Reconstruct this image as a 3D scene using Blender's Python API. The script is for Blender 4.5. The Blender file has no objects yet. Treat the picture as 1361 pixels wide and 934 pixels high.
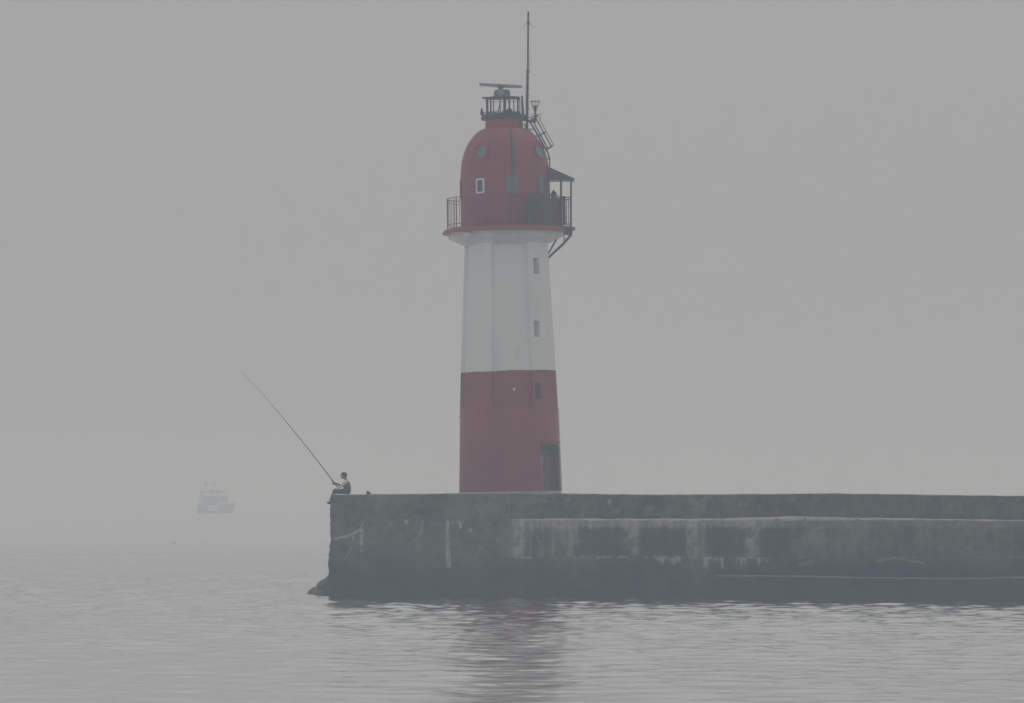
import bpy, bmesh, math, random
import numpy as np
from mathutils import Vector, Matrix

random.seed(7)
SC = bpy.context.scene
COL = SC.collection
F = 5550.0            # focal length in photo pixels (photo width 1361)
HZ = 652.0            # horizon row
CX = 680.5
CAMH = 3.865
R = math.radians


def at(px, py, Y):
    return Vector(((px - CX) * Y / F, Y, CAMH - (py - HZ) * Y / F))


# ------------------------------------------------------------------ materials
def new_mat(name):
    m = bpy.data.materials.new(name)
    m.use_nodes = True
    nt = m.node_tree
    return m, nt, nt.nodes['Principled BSDF']


def worn(name, col, rough=0.6, var=0.25, scale=3.0, col2=None, amt=0.5, metal=0.0, streak=1.0, bump=0.0, spots=None):
    """painted / concrete / metal surface with large soft wear, streaks running down and fine grain"""
    m, nt, b = new_mat(name)
    N, L = nt.nodes, nt.links
    tc = N.new('ShaderNodeTexCoord')
    mp = N.new('ShaderNodeMapping')
    mp.inputs['Scale'].default_value = (1, 1, 1.0 / streak)
    L.new(tc.outputs['Object'], mp.inputs['Vector'])
    n1 = N.new('ShaderNodeTexNoise')
    n1.inputs['Scale'].default_value = scale
    n1.inputs['Detail'].default_value = 6
    n1.inputs['Roughness'].default_value = 0.65
    L.new(mp.outputs['Vector'], n1.inputs['Vector'])
    cr = N.new('ShaderNodeValToRGB')
    c2 = col2 if col2 else tuple(min(1, c * (1 + var)) for c in col)
    c1 = tuple(c * (1 - var) for c in col)
    cr.color_ramp.elements[0].position = 0.32
    cr.color_ramp.elements[0].color = (*c1, 1)
    cr.color_ramp.elements[1].position = 0.72
    cr.color_ramp.elements[1].color = (*c2, 1)
    e = cr.color_ramp.elements.new(0.5)
    e.color = (*col, 1)
    L.new(n1.outputs['Fac'], cr.inputs['Fac'])
    if spots:
        scol, smin, sscale, sst_ = spots
        mp2 = N.new('ShaderNodeMapping')
        mp2.inputs['Scale'].default_value = (1, 1, 1.0 / sst_)
        L.new(tc.outputs['Object'], mp2.inputs['Vector'])
        ns = N.new('ShaderNodeTexNoise')
        ns.inputs['Scale'].default_value = sscale
        ns.inputs['Detail'].default_value = 5
        ns.inputs['Roughness'].default_value = .7
        L.new(mp2.outputs['Vector'], ns.inputs['Vector'])
        r2 = N.new('ShaderNodeMapRange')
        r2.inputs['From Min'].default_value = smin
        r2.inputs['From Max'].default_value = smin + .12
        r2.inputs['To Max'].default_value = .65
        L.new(ns.outputs['Fac'], r2.inputs['Value'])
        mx = N.new('ShaderNodeMix')
        mx.data_type = 'RGBA'
        mx.inputs[7].default_value = (*scol, 1)
        L.new(r2.outputs['Result'], mx.inputs[0])
        L.new(cr.outputs['Color'], mx.inputs[6])
        L.new(mx.outputs[2], b.inputs['Base Color'])
    else:
        L.new(cr.outputs['Color'], b.inputs['Base Color'])
    b.inputs['Roughness'].default_value = rough
    b.inputs['Metallic'].default_value = metal
    if bump:
        n2 = N.new('ShaderNodeTexNoise')
        n2.inputs['Scale'].default_value = 14
        n2.inputs['Detail'].default_value = 5
        L.new(tc.outputs['Object'], n2.inputs['Vector'])
        bp = N.new('ShaderNodeBump')
        bp.inputs['Strength'].default_value = bump
        bp.inputs['Distance'].default_value = 0.02
        L.new(n2.outputs['Fac'], bp.inputs['Height'])
        L.new(bp.outputs['Normal'], b.inputs['Normal'])
    return m


M = {
    'red': worn('faded_red_paint', (0.25, 0.028, 0.038), 0.6, 0.18, 0.9, streak=3.0, bump=0.15, spots=((.16, .045, .05), .60, 1.6, 2.5)),
    'red_dome': worn('red_dome_paint', (0.25, 0.030, 0.040), 0.55, 0.16, 0.8, streak=2.0, bump=0.1, spots=((.17, .04, .05), .60, 1.8, 3.0)),
    'white': worn('white_lime_paint', (0.75, 0.78, 0.785), 0.7, 0.08, 1.1, (0.78, 0.80, 0.79), streak=5.0, bump=0.15, spots=((.42, .41, .38), .62, 2.2, 3.5)),
    'corbel': worn('shade_greyed_white_corbel', (0.52, 0.55, 0.54), 0.75, 0.16, 2.0, streak=1.5),  # white corbel greyed: its shade is put into the colour
    'jamb_shade': worn('painted_jamb_shade', (0.15, 0.075, 0.09), 0.6, 0.2, 4),  # dark tone stands for shade in the doorway
    'rail': worn('dark_maroon_iron', (0.062, 0.020, 0.026), 0.6, 0.3, 6),
    'railred': worn('red_brown_railing_paint', (0.16, 0.028, 0.036), 0.6, 0.25, 6),
    'iron': worn('dark_iron', (0.040, 0.038, 0.044), 0.55, 0.35, 5),
    'radar': worn('grey_radar_enamel', (0.12, 0.15, 0.16), 0.45, 0.15, 4),
    'radarbar': worn('pale_radar_bar', (0.24, 0.26, 0.28), 0.4, 0.12, 4),
    'mast': worn('galvanised_mast', (0.045, 0.036, 0.046), 0.5, 0.25, 5),
    'blue': worn('blue_grey_shutter', (0.10, 0.15, 0.17), 0.45, 0.2, 3),
    'darkglass': worn('dark_glass', (0.035, 0.05, 0.06), 0.12, 0.2, 3),
    'portglass': worn('porthole_glass', (0.13, 0.17, 0.16), 0.15, 0.3, 3),
    'frame': worn('white_window_frame', (0.74, 0.75, 0.74), 0.5, 0.1, 5),
    'pane': worn('pale_louvre', (0.47, 0.47, 0.50), 0.6, 0.12, 5),
    'board': worn('dark_green_board', (0.040, 0.052, 0.058), 0.7, 0.25, 2),
    'door': worn('brown_door', (0.25, 0.12, 0.13), 0.55, 0.2, 2.5),
    'plinth': worn('pale_plinth_concrete', (0.36, 0.37, 0.35), 0.85, 0.25, 3, bump=0.3),
    'rock': worn('wet_dark_rock', (0.050, 0.048, 0.052), 0.6, 0.4, 2.5, bump=0.6),
    'lampw': worn('pale_lamp_shell', (0.72, 0.72, 0.70), 0.4, 0.1, 6),
    'skin': worn('tanned_skin', (0.19, 0.115, 0.10), 0.6, 0.12, 9),
    'shirt': worn('pale_grey_shirt', (0.58, 0.59, 0.58), 0.85, 0.12, 12),
    'vest': worn('dark_grey_vest', (0.070, 0.080, 0.088), 0.85, 0.2, 12),
    'trousers': worn('dark_trousers', (0.035, 0.043, 0.058), 0.9, 0.2, 10),
    'shoe': worn('dark_shoe', (0.03, 0.026, 0.03), 0.6, 0.2, 10),
    'hair': worn('dark_hair', (0.030, 0.026, 0.026), 0.7, 0.3, 30),
    'eye': worn('eye_dark', (0.02, 0.02, 0.02), 0.3, 0.1, 10),
    'rod': worn('dark_carbon_rod', (0.045, 0.035, 0.045), 0.4, 0.2, 8),
    'bag': worn('dark_canvas_bag', (0.040, 0.040, 0.045), 0.85, 0.3, 8),
    'hull': worn('haze_paled_hull_paint', (0.45, 0.49, 0.50), 0.5, 0.25, 2),  # hull colour lightened to fade it into the haze
    'boot': worn('haze_paled_purple_boot_top', (0.49, 0.47, 0.50), 0.6, 0.25, 2),  # purple band, paled the same way for the haze
    'cabin': worn('white_boat_paint', (0.84, 0.84, 0.83), 0.5, 0.08, 2),
    'buoy': worn('dark_float', (0.05, 0.05, 0.06), 0.5, 0.2, 4),
}


# ------------------------------------------------------------------ mesh builder
class MB:
    def __init__(s):
        s.v, s.f, s.m = [], [], []
        s.cur = 0

    def add(s, vs, fs):
        o = len(s.v)
        s.v += [tuple(p) for p in vs]
        for f in fs:
            s.f.append([o + i for i in f])
            s.m.append(s.cur)

    def box(s, c, size, rot=None):
        hx, hy, hz = [d / 2 for d in size]
        vs = [Vector((x, y, z)) for x in (-hx, hx) for y in (-hy, hy) for z in (-hz, hz)]
        if rot is not None:
            vs = [rot @ p for p in vs]
        c = Vector(c)
        s.add([p + c for p in vs], [(0, 1, 3, 2), (4, 6, 7, 5), (0, 4, 5, 1), (2, 3, 7, 6), (0, 2, 6, 4), (1, 5, 7, 3)])

    def tube(s, pts, r, seg=8, cap=True):
        pts = [Vector(p) for p in pts]
        n = len(pts)
        rs = r if isinstance(r, (list, tuple)) else [r] * n
        vs, fs = [], []
        ref = None
        for i, p in enumerate(pts):
            d = (pts[min(i + 1, n - 1)] - pts[max(i - 1, 0)])
            d.normalize()
            if ref is None:
                ref = Vector((0, 1, 0)) if abs(d.y) < 0.9 else Vector((1, 0, 0))
            u = (ref - d * ref.dot(d)).normalized()
            w = d.cross(u)
            ref = u
            for k in range(seg):
                a = 2 * math.pi * k / seg
                vs.append(p + (u * math.cos(a) + w * math.sin(a)) * rs[i])
        for i in range(n - 1):
            for k in range(seg):
                a, b = i * seg + k, i * seg + (k + 1) % seg
                fs.append((a, b, b + seg, a + seg))
        if cap:
            fs.append(tuple(range(seg))[::-1])
            fs.append(tuple((n - 1) * seg + k for k in range(seg)))
        s.add(vs, fs)

    def ring(s, c, rad, r, n=40, seg=6, a0=0.0, a1=2 * math.pi, axis=None):
        """torus (or arc) lying flat round centre c; axis: optional rotation matrix"""
        c = Vector(c)
        full = abs(a1 - a0 - 2 * math.pi) < 1e-6
        pts = []
        for i in range(n + (0 if full else 1)):
            a = a0 + (a1 - a0) * i / n
            p = Vector((rad * math.sin(a), -rad * math.cos(a), 0))
            t = Vector((math.cos(a), math.sin(a), 0))
            pts.append((p, t))
        vs, fs = [], []
        for p, t in pts:
            u = p.normalized()
            w = Vector((0, 0, 1))
            for k in range(seg):
                b = 2 * math.pi * k / seg
                q = p + (u * math.cos(b) + w * math.sin(b)) * r
                if axis is not None:
                    q = axis @ q
                vs.append(q + c)
        m = len(pts)
        for i in range(m if full else m - 1):
            for k in range(seg):
                a, b = i * seg + k, i * seg + (k + 1) % seg
                j = ((i + 1) % m)
                fs.append((a, b, j * seg + (k + 1) % seg, j * seg + k))
        s.add(vs, fs)

    def lathe(s, prof, seg=64, phase=0.0, c=(0, 0, 0)):
        """closed solid of revolution, profile bottom to top [(r, z)]"""
        vs, fs = [], []
        for r, z in prof:
            for k in range(seg):
                a = phase + 2 * math.pi * k / seg
                vs.append((c[0] + r * math.sin(a), c[1] - r * math.cos(a), c[2] + z))
        n = len(prof)
        for i in range(n - 1):
            for k in range(seg):
                a, b = i * seg + k, i * seg + (k + 1) % seg
                fs.append((a, b, b + seg, a + seg))
        fs.append(tuple(range(seg))[::-1])
        fs.append(tuple((n - 1) * seg + k for k in range(seg)))
        s.add(vs, fs)

    def prism(s, poly0, poly1):
        n = len(poly0)
        fs = [(i, (i + 1) % n, n + (i + 1) % n, n + i) for i in range(n)]
        fs += [tuple(range(n))[::-1], tuple(range(n, 2 * n))]
        s.add(list(poly0) + list(poly1), fs)

    def build(s, name, mats, parent=None, smooth=None):
        me = bpy.data.meshes.new(name)
        me.from_pydata(s.v, [], s.f)
        mats = mats if isinstance(mats, (list, tuple)) else [mats]
        for m in mats:
            me.materials.append(m)
        if len(mats) > 1:
            me.polygons.foreach_set('material_index', s.m)
        bm = bmesh.new()
        bm.from_mesh(me)
        bmesh.ops.recalc_face_normals(bm, faces=bm.faces)
        bm.to_mesh(me)
        bm.free()
        if smooth is not None:
            me.shade_smooth()
            try:
                me.set_sharp_from_angle(angle=R(smooth))
            except Exception:
                pass
        o = bpy.data.objects.new(name, me)
        COL.objects.link(o)
        if parent:
            o.parent = parent
        return o


def empty(name, loc, rot=(0, 0, 0)):
    o = bpy.data.objects.new(name, None)
    o.location = loc
    o.rotation_euler = rot
    COL.objects.link(o)
    return o


def tag(o, label=None, cat=None, group=None, kind=None):
    if label: o['label'] = label
    if cat: o['category'] = cat
    if group: o['group'] = group
    if kind: o['kind'] = kind
    return o


def baked(o, mods):
    """apply modifiers by evaluating, keep object"""
    dg = bpy.context.evaluated_depsgraph_get()
    dg.update()
    me = bpy.data.meshes.new_from_object(o.evaluated_get(dg))
    for m in list(o.modifiers):
        o.modifiers.remove(m)
    o.data = me
    return o


def cut(o, cutter_mb):
    """boolean openings"""
    c = cutter_mb.build('opening_cutter', M['iron'])
    c.parent = o.parent
    md = o.modifiers.new('b', 'BOOLEAN')
    md.operation = 'DIFFERENCE'
    md.solver = 'EXACT'
    md.object = c
    bpy.context.view_layer.update()
    baked(o, None)
    me = c.data
    bpy.data.objects.remove(c)
    bpy.data.meshes.remove(me)
    return o


# ------------------------------------------------------------------ numpy noise
_rng = np.random.RandomState(11)
_G = _rng.rand(256, 256)


def vnoise(x, y):
    xi, yi = np.floor(x).astype(int), np.floor(y).astype(int)
    fx, fy = x - xi, y - yi
    fx, fy = fx * fx * (3 - 2 * fx), fy * fy * (3 - 2 * fy)
    g = lambda a, b: _G[a & 255, b & 255]
    return (g(xi, yi) * (1 - fx) + g(xi + 1, yi) * fx) * (1 - fy) + (g(xi, yi + 1) * (1 - fx) + g(xi + 1, yi + 1) * fx) * fy


def fbm(x, y, o=5, gain=0.55):
    t, a, s = 0, 1.0, 0
    for i in range(o):
        t = t + a * vnoise(x * 2 ** i + 17.3 * i, y * 2 ** i + 5.1 * i)
        s += a
        a *= gain
    return t / s


def sst(a, b, x):
    t = np.clip((x - a) / (b - a), 0, 1)
    return t * t * (3 - 2 * t)


# ------------------------------------------------------------------ pier
def yfront(px):
    return np.interp(px, [430, 678, 880, 1060, 1130, 1361, 2600], [149.4, 148.9, 148.2, 147.2, 146.8, 145.2, 137.0])


def X_of(px, Y):
    return (px - CX) * Y / F


CON = np.array([0.104, 0.100, 0.076])


def paint(px, py, tier):
    """albedo of the weathered concrete: damp growth, lime streaks, patches. px,py are wall positions in photo units"""
    n1 = fbm(px / 70, py / 40, 5)
    n2 = fbm(px / 9 + 40, py / 8, 4)
    n3 = fbm(px / 30 + 9, py / 130 + 3, 4)
    base = 0.74 + 0.85 * (n1 - 0.5) + 0.8 * (n2 - 0.5) + 0.8 * (n3 - 0.5)
    light = np.zeros_like(px)
    edge = (fbm(px / 22 + 3, py * 0 + 1.5, 4) - 0.5)
    if tier == 'wall':
        # wet, weed-dark foot of the wall
        base = base * (1 + .2 * (1 - sst(690, 745, py)))
        base = base * (1 - 0.56 * sst(732 + 22 * edge, 768 + 22 * edge, py + 10 * (n2 - .5)))
        # pale washed panels under the ledge
        zone = sst(672, 690, px) * (1 - 0.72 * sst(1020, 1075, px))
        drip = fbm(px / 3.2 + 70, py / 90, 3)
        top = zone * (1 - sst(697 + 10 * edge + 12 * (drip - 0.5), 705 + 10 * edge + 12 * (drip - 0.5), py))
        light += 0.75 * top * (0.55 + 0.9 * (drip - 0.3))
        light += 0.35 * zone * sst(0.48, 0.7, fbm(px / 5 + 20, py / 60 + 2, 4)) * (1 - sst(738, 742, py))
        for c, w in ((766, 7), (838, 11), (919, 9), (998, 13), (687, 9)):
            col = np.exp(-((px - c + 5 * edge) / w) ** 2) * sst(0.35, 0.6, fbm(px / 7, py / 12 + c, 4))
            light += 0.75 * col * (1 - sst(734, 742, py)) * (py > 690)
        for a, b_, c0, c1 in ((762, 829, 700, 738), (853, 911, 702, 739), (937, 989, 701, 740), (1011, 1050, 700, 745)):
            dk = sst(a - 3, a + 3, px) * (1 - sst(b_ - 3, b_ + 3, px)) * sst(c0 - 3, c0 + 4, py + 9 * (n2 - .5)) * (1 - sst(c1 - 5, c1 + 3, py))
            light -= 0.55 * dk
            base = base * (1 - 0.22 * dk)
        # construction joint with lime seeping from it
        light += 0.85 * np.exp(-((py - 740.5 - 2 * edge) / 1.3) ** 2) * zone * sst(0.38, 0.6, fbm(px / 8 + 5, py * 0 + 8.5, 3))
        light += 0.30 * np.exp(-((py - 718.5) / 0.8) ** 2) * zone * sst(0.5, 0.6, fbm(px / 25 + 11, py * 0 + 2.5, 3))
        # hanging lime drips below the joint
        for a, b_, L0 in ((936, 962, 18), (978, 992, 16), (1004, 1026, 17), (872, 905, 11), (540, 546, 0)):
            if L0:
                dl = vnoise(px / 2.4 + 3, px * 0 + a) * L0
                light += 1.0 * ((px > a) & (px < b_)) * (py > 741) * (1 - sst(741 + dl - 3, 741 + dl, py)) * sst(0.3, 0.6, vnoise(px / 1.7, px * 0 + 4.4))
        # pier head streaks
        for a, b_, c0, c1, s in ((593, 597, 692, 732, .85), (592.5, 599, 730, 756, 0.6), (537, 542, 691, 698, .8), (560, 562, 692, 700, .9), (558.5, 562.5, 700, 712, .4), (572, 575, 692, 697, .6),
                                 (600, 603, 692, 697, .8), (607, 610, 692, 696, .9), (611, 613.5, 692, 704, .9), (614, 617, 692, 696, .7), (624, 627, 702, 709, .8), (630, 632, 709, 714, .6), (661, 663, 717, 721, 1.0), (475, 477, 665, 668, .5), (629, 631, 680, 684, .6)):
            wob = 3.2 * (fbm(py / 5 + a, py * 0 + 2, 4) - .5)
            brk = .55 + .45 * sst(.38, .6, fbm(px / 2.5 + a, py / 9 + c0, 4)) * 1.4
            light += 1.3 * s * brk * sst(a - 0.6, a + .4, px + wob) * (1 - sst(b_ - .4, b_ + .6, px + wob)) * sst(c0 - 1, c0 + 1, py) * (1 - sst(c1 - 5, c1 + 1, py))
        # the big crack at the seaward corner
        def seg(x0, y0, x1, y1, w, s, hang=0.0):
            nonlocal light
            t = np.clip(((px - x0) * (x1 - x0) + (py - y0) * (y1 - y0)) / ((x1 - x0) ** 2 + (y1 - y0) ** 2), 0, 1)
            dx, dy = px - (x0 + t * (x1 - x0)), py - (y0 + t * (y1 - y0))
            d = np.hypot(dx, np.where(dy > 0, dy / (1 + hang * vnoise(px / 1.8, px * 0 + 1)), dy))
            light = light + s * (1 - sst(w * .5, w, d))
        seg(444, 715.5, 452, 714, 1.3, 1.0, 1.0)
        seg(452, 714, 463, 711, 1.3, 1.2, 2.2)
        seg(463, 711, 471, 708, 1.3, 1.3, 3.0)
        seg(471, 708, 479, 703, 1.3, 1.1, 3.0)
        seg(479, 703, 483, 693, 1.0, .9, .3)
        seg(481, 705, 480, 722, 3.0, .85)
        seg(481, 722, 480, 732, 2.5, .3)
        seg(467, 728, 462, 737, 1.1, .8)
        seg(462, 737, 457, 744, .9, .6)
        seg(469, 712, 469.5, 717, 1.2, .9)
        seg(1165, 744.5, 1192, 741, 1.3, .55, 1.5)
        seg(1195, 742, 1228, 748, 1.5, .5, 1.2)
        seg(1062, 750, 1080, 746, 2.5, .3, 1.2)
        seg(1085, 703, 1092, 701, 1.6, .35)
        # vertical day joints
        light -= 0.35 * np.exp(-((px - 1051) / .7) ** 2) * (py < 742) + 0.3 * np.exp(-((px - 486) / .7) ** 2) * (py > 700)
        # pale nosing along the ledge
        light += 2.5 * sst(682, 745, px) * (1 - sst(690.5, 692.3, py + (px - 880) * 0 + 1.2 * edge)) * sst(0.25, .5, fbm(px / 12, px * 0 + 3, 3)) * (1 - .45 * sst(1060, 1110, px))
    elif tier == 'parapet':
        base = base * (1.2 - .2 * sst(690, 900, px))
        light += .5 * sst(690, 760, px) * sst(.5, .75, fbm(px / 14 + 8, py / 20, 4)) * (.4 + .6 * (px < 1000))
        light += 1.8 * np.exp(-(((px - 814.5 + 1.5 * edge) / 2.6) ** 2 + ((py - 667) / 4) ** 2) ** 2) * sst(.35, .5, n2)
        light += .8 * np.exp(-(((px - 725) / 4) ** 2 + ((py - 665.5) / 1.6) ** 2))
        dk = sst(856, 864, px) * (1 - sst(884, 890, px))
        base = base * (1 - .22 * dk)
        base = base * (1 - .2 * np.exp(-((px - 1144) / .8) ** 2))
    elif tier == 'footing':
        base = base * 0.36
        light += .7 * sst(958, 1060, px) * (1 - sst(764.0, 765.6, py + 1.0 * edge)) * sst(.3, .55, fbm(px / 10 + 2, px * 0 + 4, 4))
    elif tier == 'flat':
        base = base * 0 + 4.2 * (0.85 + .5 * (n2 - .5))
    light = np.clip(light, -0.8, 2.2)
    col = CON[None, :] * np.clip(base, 0.12, 3.5)[:, None]
    lime = np.array([0.36, 0.375, 0.35])
    a = np.clip(light * 0.66, -0.34, .95)[:, None]
    col = np.where(a > 0, col * (1 - a) + lime * a, col * (1 + a))
    if tier == 'parapet':
        pk = (sst(.45, .62, fbm(px / 8 + 31, py / 4, 3)) * np.exp(-(((px - 748) / 26) ** 2 + ((py - 659) / 4) ** 2)))[:, None] * .4
        col = col * (1 - pk) + np.array([.26, .09, .09]) * pk
    if tier == 'wall':
        alg = (sst(728, 760, py) * .6)[:, None]
        col = col * (1 - alg) + col * np.array([.82, .98, 1.08]) * alg
    return np.clip(col, 0.012, .6)


def concrete_mat():
    m, nt, b = new_mat('weathered_pier_concrete')
    N, L = nt.nodes, nt.links
    a = N.new('ShaderNodeAttribute')
    a.attribute_name = 'stain'
    tc = N.new('ShaderNodeTexCoord')
    n = N.new('ShaderNodeTexNoise')
    n.inputs['Scale'].default_value = 9
    n.inputs['Detail'].default_value = 8
    n.inputs['Roughness'].default_value = .7
    L.new(tc.outputs['Object'], n.inputs['Vector'])
    mr = N.new('ShaderNodeMapRange')
    mr.inputs['From Min'].default_value = .3
    mr.inputs['From Max'].default_value = .7
    mr.inputs['To Min'].default_value = .72
    mr.inputs['To Max'].default_value = 1.28
    L.new(n.outputs['Fac'], mr.inputs['Value'])
    mx = N.new('ShaderNodeMix')
    mx.data_type = 'RGBA'
    mx.blend_type = 'MULTIPLY'
    mx.inputs[0].default_value = 1
    L.new(a.outputs['Color'], mx.inputs[6])
    L.new(mr.outputs['Result'], mx.inputs[7])
    L.new(mx.outputs[2], b.inputs['Base Color'])
    b.inputs['Roughness'].default_value = .85
    bp = N.new('ShaderNodeBump')
    bp.inputs['Strength'].default_value = .5
    bp.inputs['Distance'].default_value = .03
    L.new(n.outputs['Fac'], bp.inputs['Height'])
    L.new(bp.outputs['Normal'], b.inputs['Normal'])
    return m


M['concrete'] = concrete_mat()


def swept(name, parent, pxs, prof_fn, tier, rough=0.02, left_jag=0.0):
    """sweep a cross-section along the pier. prof_fn(px) -> list of (dY, z, flat?) with the same length for each px"""
    verts, cols = [], []
    n = None
    for i, px in enumerate(pxs):
        yf = float(yfront(px))
        X = X_of(px, yf)
        pr = prof_fn(px)
        n = len(pr)
        for k, (dy, z, fl) in enumerate(pr):
            verts.append((X, yf + dy, z))
            cols.append((px, HZ + (CAMH - z) * F / (yf + dy), fl))
    V = np.array(verts)
    C = np.array(cols)
    # spalled, uneven surface of the old concrete
    fr = C[:, 2] < 0.5
    dn = (fbm(V[:, 0] * 1.3, V[:, 2] * 1.6 + 7, 5) - .5)
    V[fr, 1] += dn[fr] * rough * 4
    V[:, 2] += np.where(V[:, 2] > 0.3, (fbm(V[:, 0] * 1.7 + 50, V[:, 1] * .4, 4) - .5) * .05, 0)
    if left_jag:
        f0 = np.zeros(len(V), bool)
        f0[:n] = True
        jag = (fbm(V[:, 2] * 2.3 + 3, V[:, 2] * 0 + .5, 4) - .62) * left_jag - .085 * sst(2.6, 1.2, V[:, 2])
        V[f0, 0] += jag[f0]
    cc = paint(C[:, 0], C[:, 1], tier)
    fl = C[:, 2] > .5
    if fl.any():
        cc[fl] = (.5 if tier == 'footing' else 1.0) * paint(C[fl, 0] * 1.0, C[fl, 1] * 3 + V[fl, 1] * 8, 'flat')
    m = len(pxs)
    fs = []
    for i in range(m - 1):
        for k in range(n - 1):
            fs.append((i * n + k, (i + 1) * n + k, (i + 1) * n + k + 1, i * n + k + 1))
    fs.append(tuple(range(n)))
    fs.append(tuple((m - 1) * n + k for k in range(n))[::-1])
    fs.append(None)
    fs.pop()
    me = bpy.data.meshes.new(name)
    me.from_pydata(V.tolist(), [], fs)
    at_ = me.attributes.new('stain', 'FLOAT_COLOR', 'POINT')
    buf = np.ones((len(V), 4), np.float32)
    buf[:, :3] = cc
    at_.data.foreach_set('color', buf.ravel())
    me.materials.append(M['concrete'])
    bm = bmesh.new()
    bm.from_mesh(me)
    bmesh.ops.recalc_face_normals(bm, faces=bm.faces)
    bm.to_mesh(me)
    bm.free()
    o = bpy.data.objects.new(name, me)
    COL.objects.link(o)
    o.parent = parent
    return o


def dense(a, b, step, n=None):
    n = n or max(1, int(round((b - a) / step)))
    return [a + (b - a) * i / n for i in range(n)] + [b]


pier = empty('concrete_pier', (0, 0, 0))
tag(pier, 'long dark weathered concrete pier with lime streaks and a stepped wall, lighthouse standing on it', 'pier')


def z_top_head(px):
    return float(np.interp(px, [438, 520, 600, 678, 720], [3.728, 3.735, 3.765, 3.78, 3.775]))


def prof_head(px):
    zt = z_top_head(px)
    zs = dense(-1.0, zt - .03, 0, 168)
    p = [(0, z, 0) for z in zs] + [(.03, zt, 1)]
    p += [(d, zt, 1) for d in (.5, 1.5, 3, 5, 8, 12.5)] + [(12.6, -1.0, 1)]
    return p


swept('pier_head', pier, dense(440, 678, 1.1), prof_head, 'wall', .02, .16)


def z_ledge(px):
    return float(np.interp(px, [678, 880, 960, 1060, 1130, 1361, 2600], [2.845, 2.84, 2.85, 2.935, 2.90, 2.82, 2.80]))


def z_par(px):
    return float(np.interp(px, [678, 745, 880, 1000, 1130, 1361, 2600], [3.78, 3.765, 3.715, 3.735, 3.765, 3.675, 3.66]))


PXB = dense(677.2, 1380, 1.15) + dense(1390, 2600, 14)
LED = 4.2


def led(px):
    return .12 + 4.08 * float(sst(676, 735, np.array([px]))[0])



def prof_wall(px):
    zt = z_ledge(px)
    zs = dense(-1.0, zt - .03, 0, 136)
    return [(.02, z, 0) for z in zs] + [(.05, zt, 1)] + [(d, zt, 1) for d in (.4, 1.2, 2.4, LED + .6)] + [(LED + .62, -1.0, 1)]


def prof_par(px):
    zt = z_par(px)
    zs = dense(2.6, zt - .025, 0, 40)
    d0 = led(px)
    return [(d0, z, 0) for z in zs] + [(d0 + .03, zt, 1)] + [(d0 + d, zt, 1) for d in (.5, 1.5, 3, 5)] + [(12.6, zt, 1), (12.61, 2.6, 1)]


def prof_foot(px):
    k = float(sst(946, 990, np.array([px]))[0])
    zt = .845 + .03 * math.sin(px / 70.0) - .02 * (1 - k)
    d = .02 - 1.07 * k
    zs = dense(-1.0, zt - .03 - .05 * (1 - k), 0, 62)
    return [(d, z, 0) for z in zs] + [(d + .04, zt, 1), (d * .5 + .1, zt + .01, 1), (.3, zt + .02, 1), (.31, -1.0, 1)]


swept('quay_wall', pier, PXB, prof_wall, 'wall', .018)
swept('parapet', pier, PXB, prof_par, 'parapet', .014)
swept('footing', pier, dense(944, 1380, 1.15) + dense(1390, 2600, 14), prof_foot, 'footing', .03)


# ------------------------------------------------------------------ boulders at the pier foot
def boulder(name, c, size, seed, label):
    bm = bmesh.new()
    bmesh.ops.create_icosphere(bm, subdivisions=5, radius=1)
    rs = np.random.RandomState(seed)
    planes = []
    for _ in range(16):
        d = rs.randn(3)
        d /= np.linalg.norm(d)
        planes.append((d, .72 + .2 * rs.rand()))
    off = rs.rand() * 50
    for v in bm.verts:
        p = np.array(v.co)
        for d, h in planes:
            t = p @ d
            if t > h:
                p = p - d * (t - h) * .85
        nn = float(fbm(np.array([p[0] * 2.2 + off]), np.array([p[2] * 2.2 + p[1] * 1.7]), 4)[0]) - .5
        p = p * (1 + .16 * nn)
        v.co = (p[0] * size[0], p[1] * size[1], p[2] * size[2])
    me = bpy.data.meshes.new(name)
    bm.to_mesh(me)
    bm.free()
    me.shade_smooth()
    me.materials.append(M['rock'])
    o = bpy.data.objects.new(name, me)
    o.location = c
    COL.objects.link(o)
    tag(o, label, 'boulder', 'boulders at the foot of the pier end')
    return o


boulder('boulder', at(436.5, 786, 151.2) + Vector((.05, 0, .0)), (.58, .95, .60), 3, 'larger dark boulder leaning against the foot of the pier end')
boulder('boulder', at(421, 791, 152.0), (.36, .55, .30), 9, 'small low dark boulder at the water edge, furthest out from the pier end')
boulder('boulder', at(430, 793, 150.6), (.38, .6, .30), 14, 'flat dark boulder half under water in front of the larger boulder')

# ------------------------------------------------------------------ lighthouse
TY = 157.5
MP = TY / F
LEAN = math.atan(8.0 / 490)
lh = empty('lighthouse', (at(678, 655, TY).x, TY, 3.74), (0, -LEAN, 0))
tag(lh, 'red and white banded lighthouse with a domed red top standing on the pier', 'lighthouse')


def axis(py):
    return 678 - (655 - py) * math.tan(LEAN)


Z655 = at(0, 655, TY).z - 3.74


def H(py):
    return (655 - py) * MP + Z655


def P(px, py, dy=0.0):
    return Vector(((px - axis(py)) * MP, dy, H(py)))


def Pr(px, py, r):
    """point on a circle of radius r (px) on the camera side"""
    x = px - axis(py)
    x = max(-r, min(r, x))
    return Vector((x * MP, -math.sqrt(max(0, r * r - x * x)) * MP, H(py)))


def pol(r, deg, z):
    a = R(deg)
    return Vector((r * math.sin(a), -r * math.cos(a), z))


def face_rot(deg):
    """local frame: x along the wall, y inward, z up, for a wall facing angle deg"""
    return Matrix.Rotation(R(deg), 3, 'Z')


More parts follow.
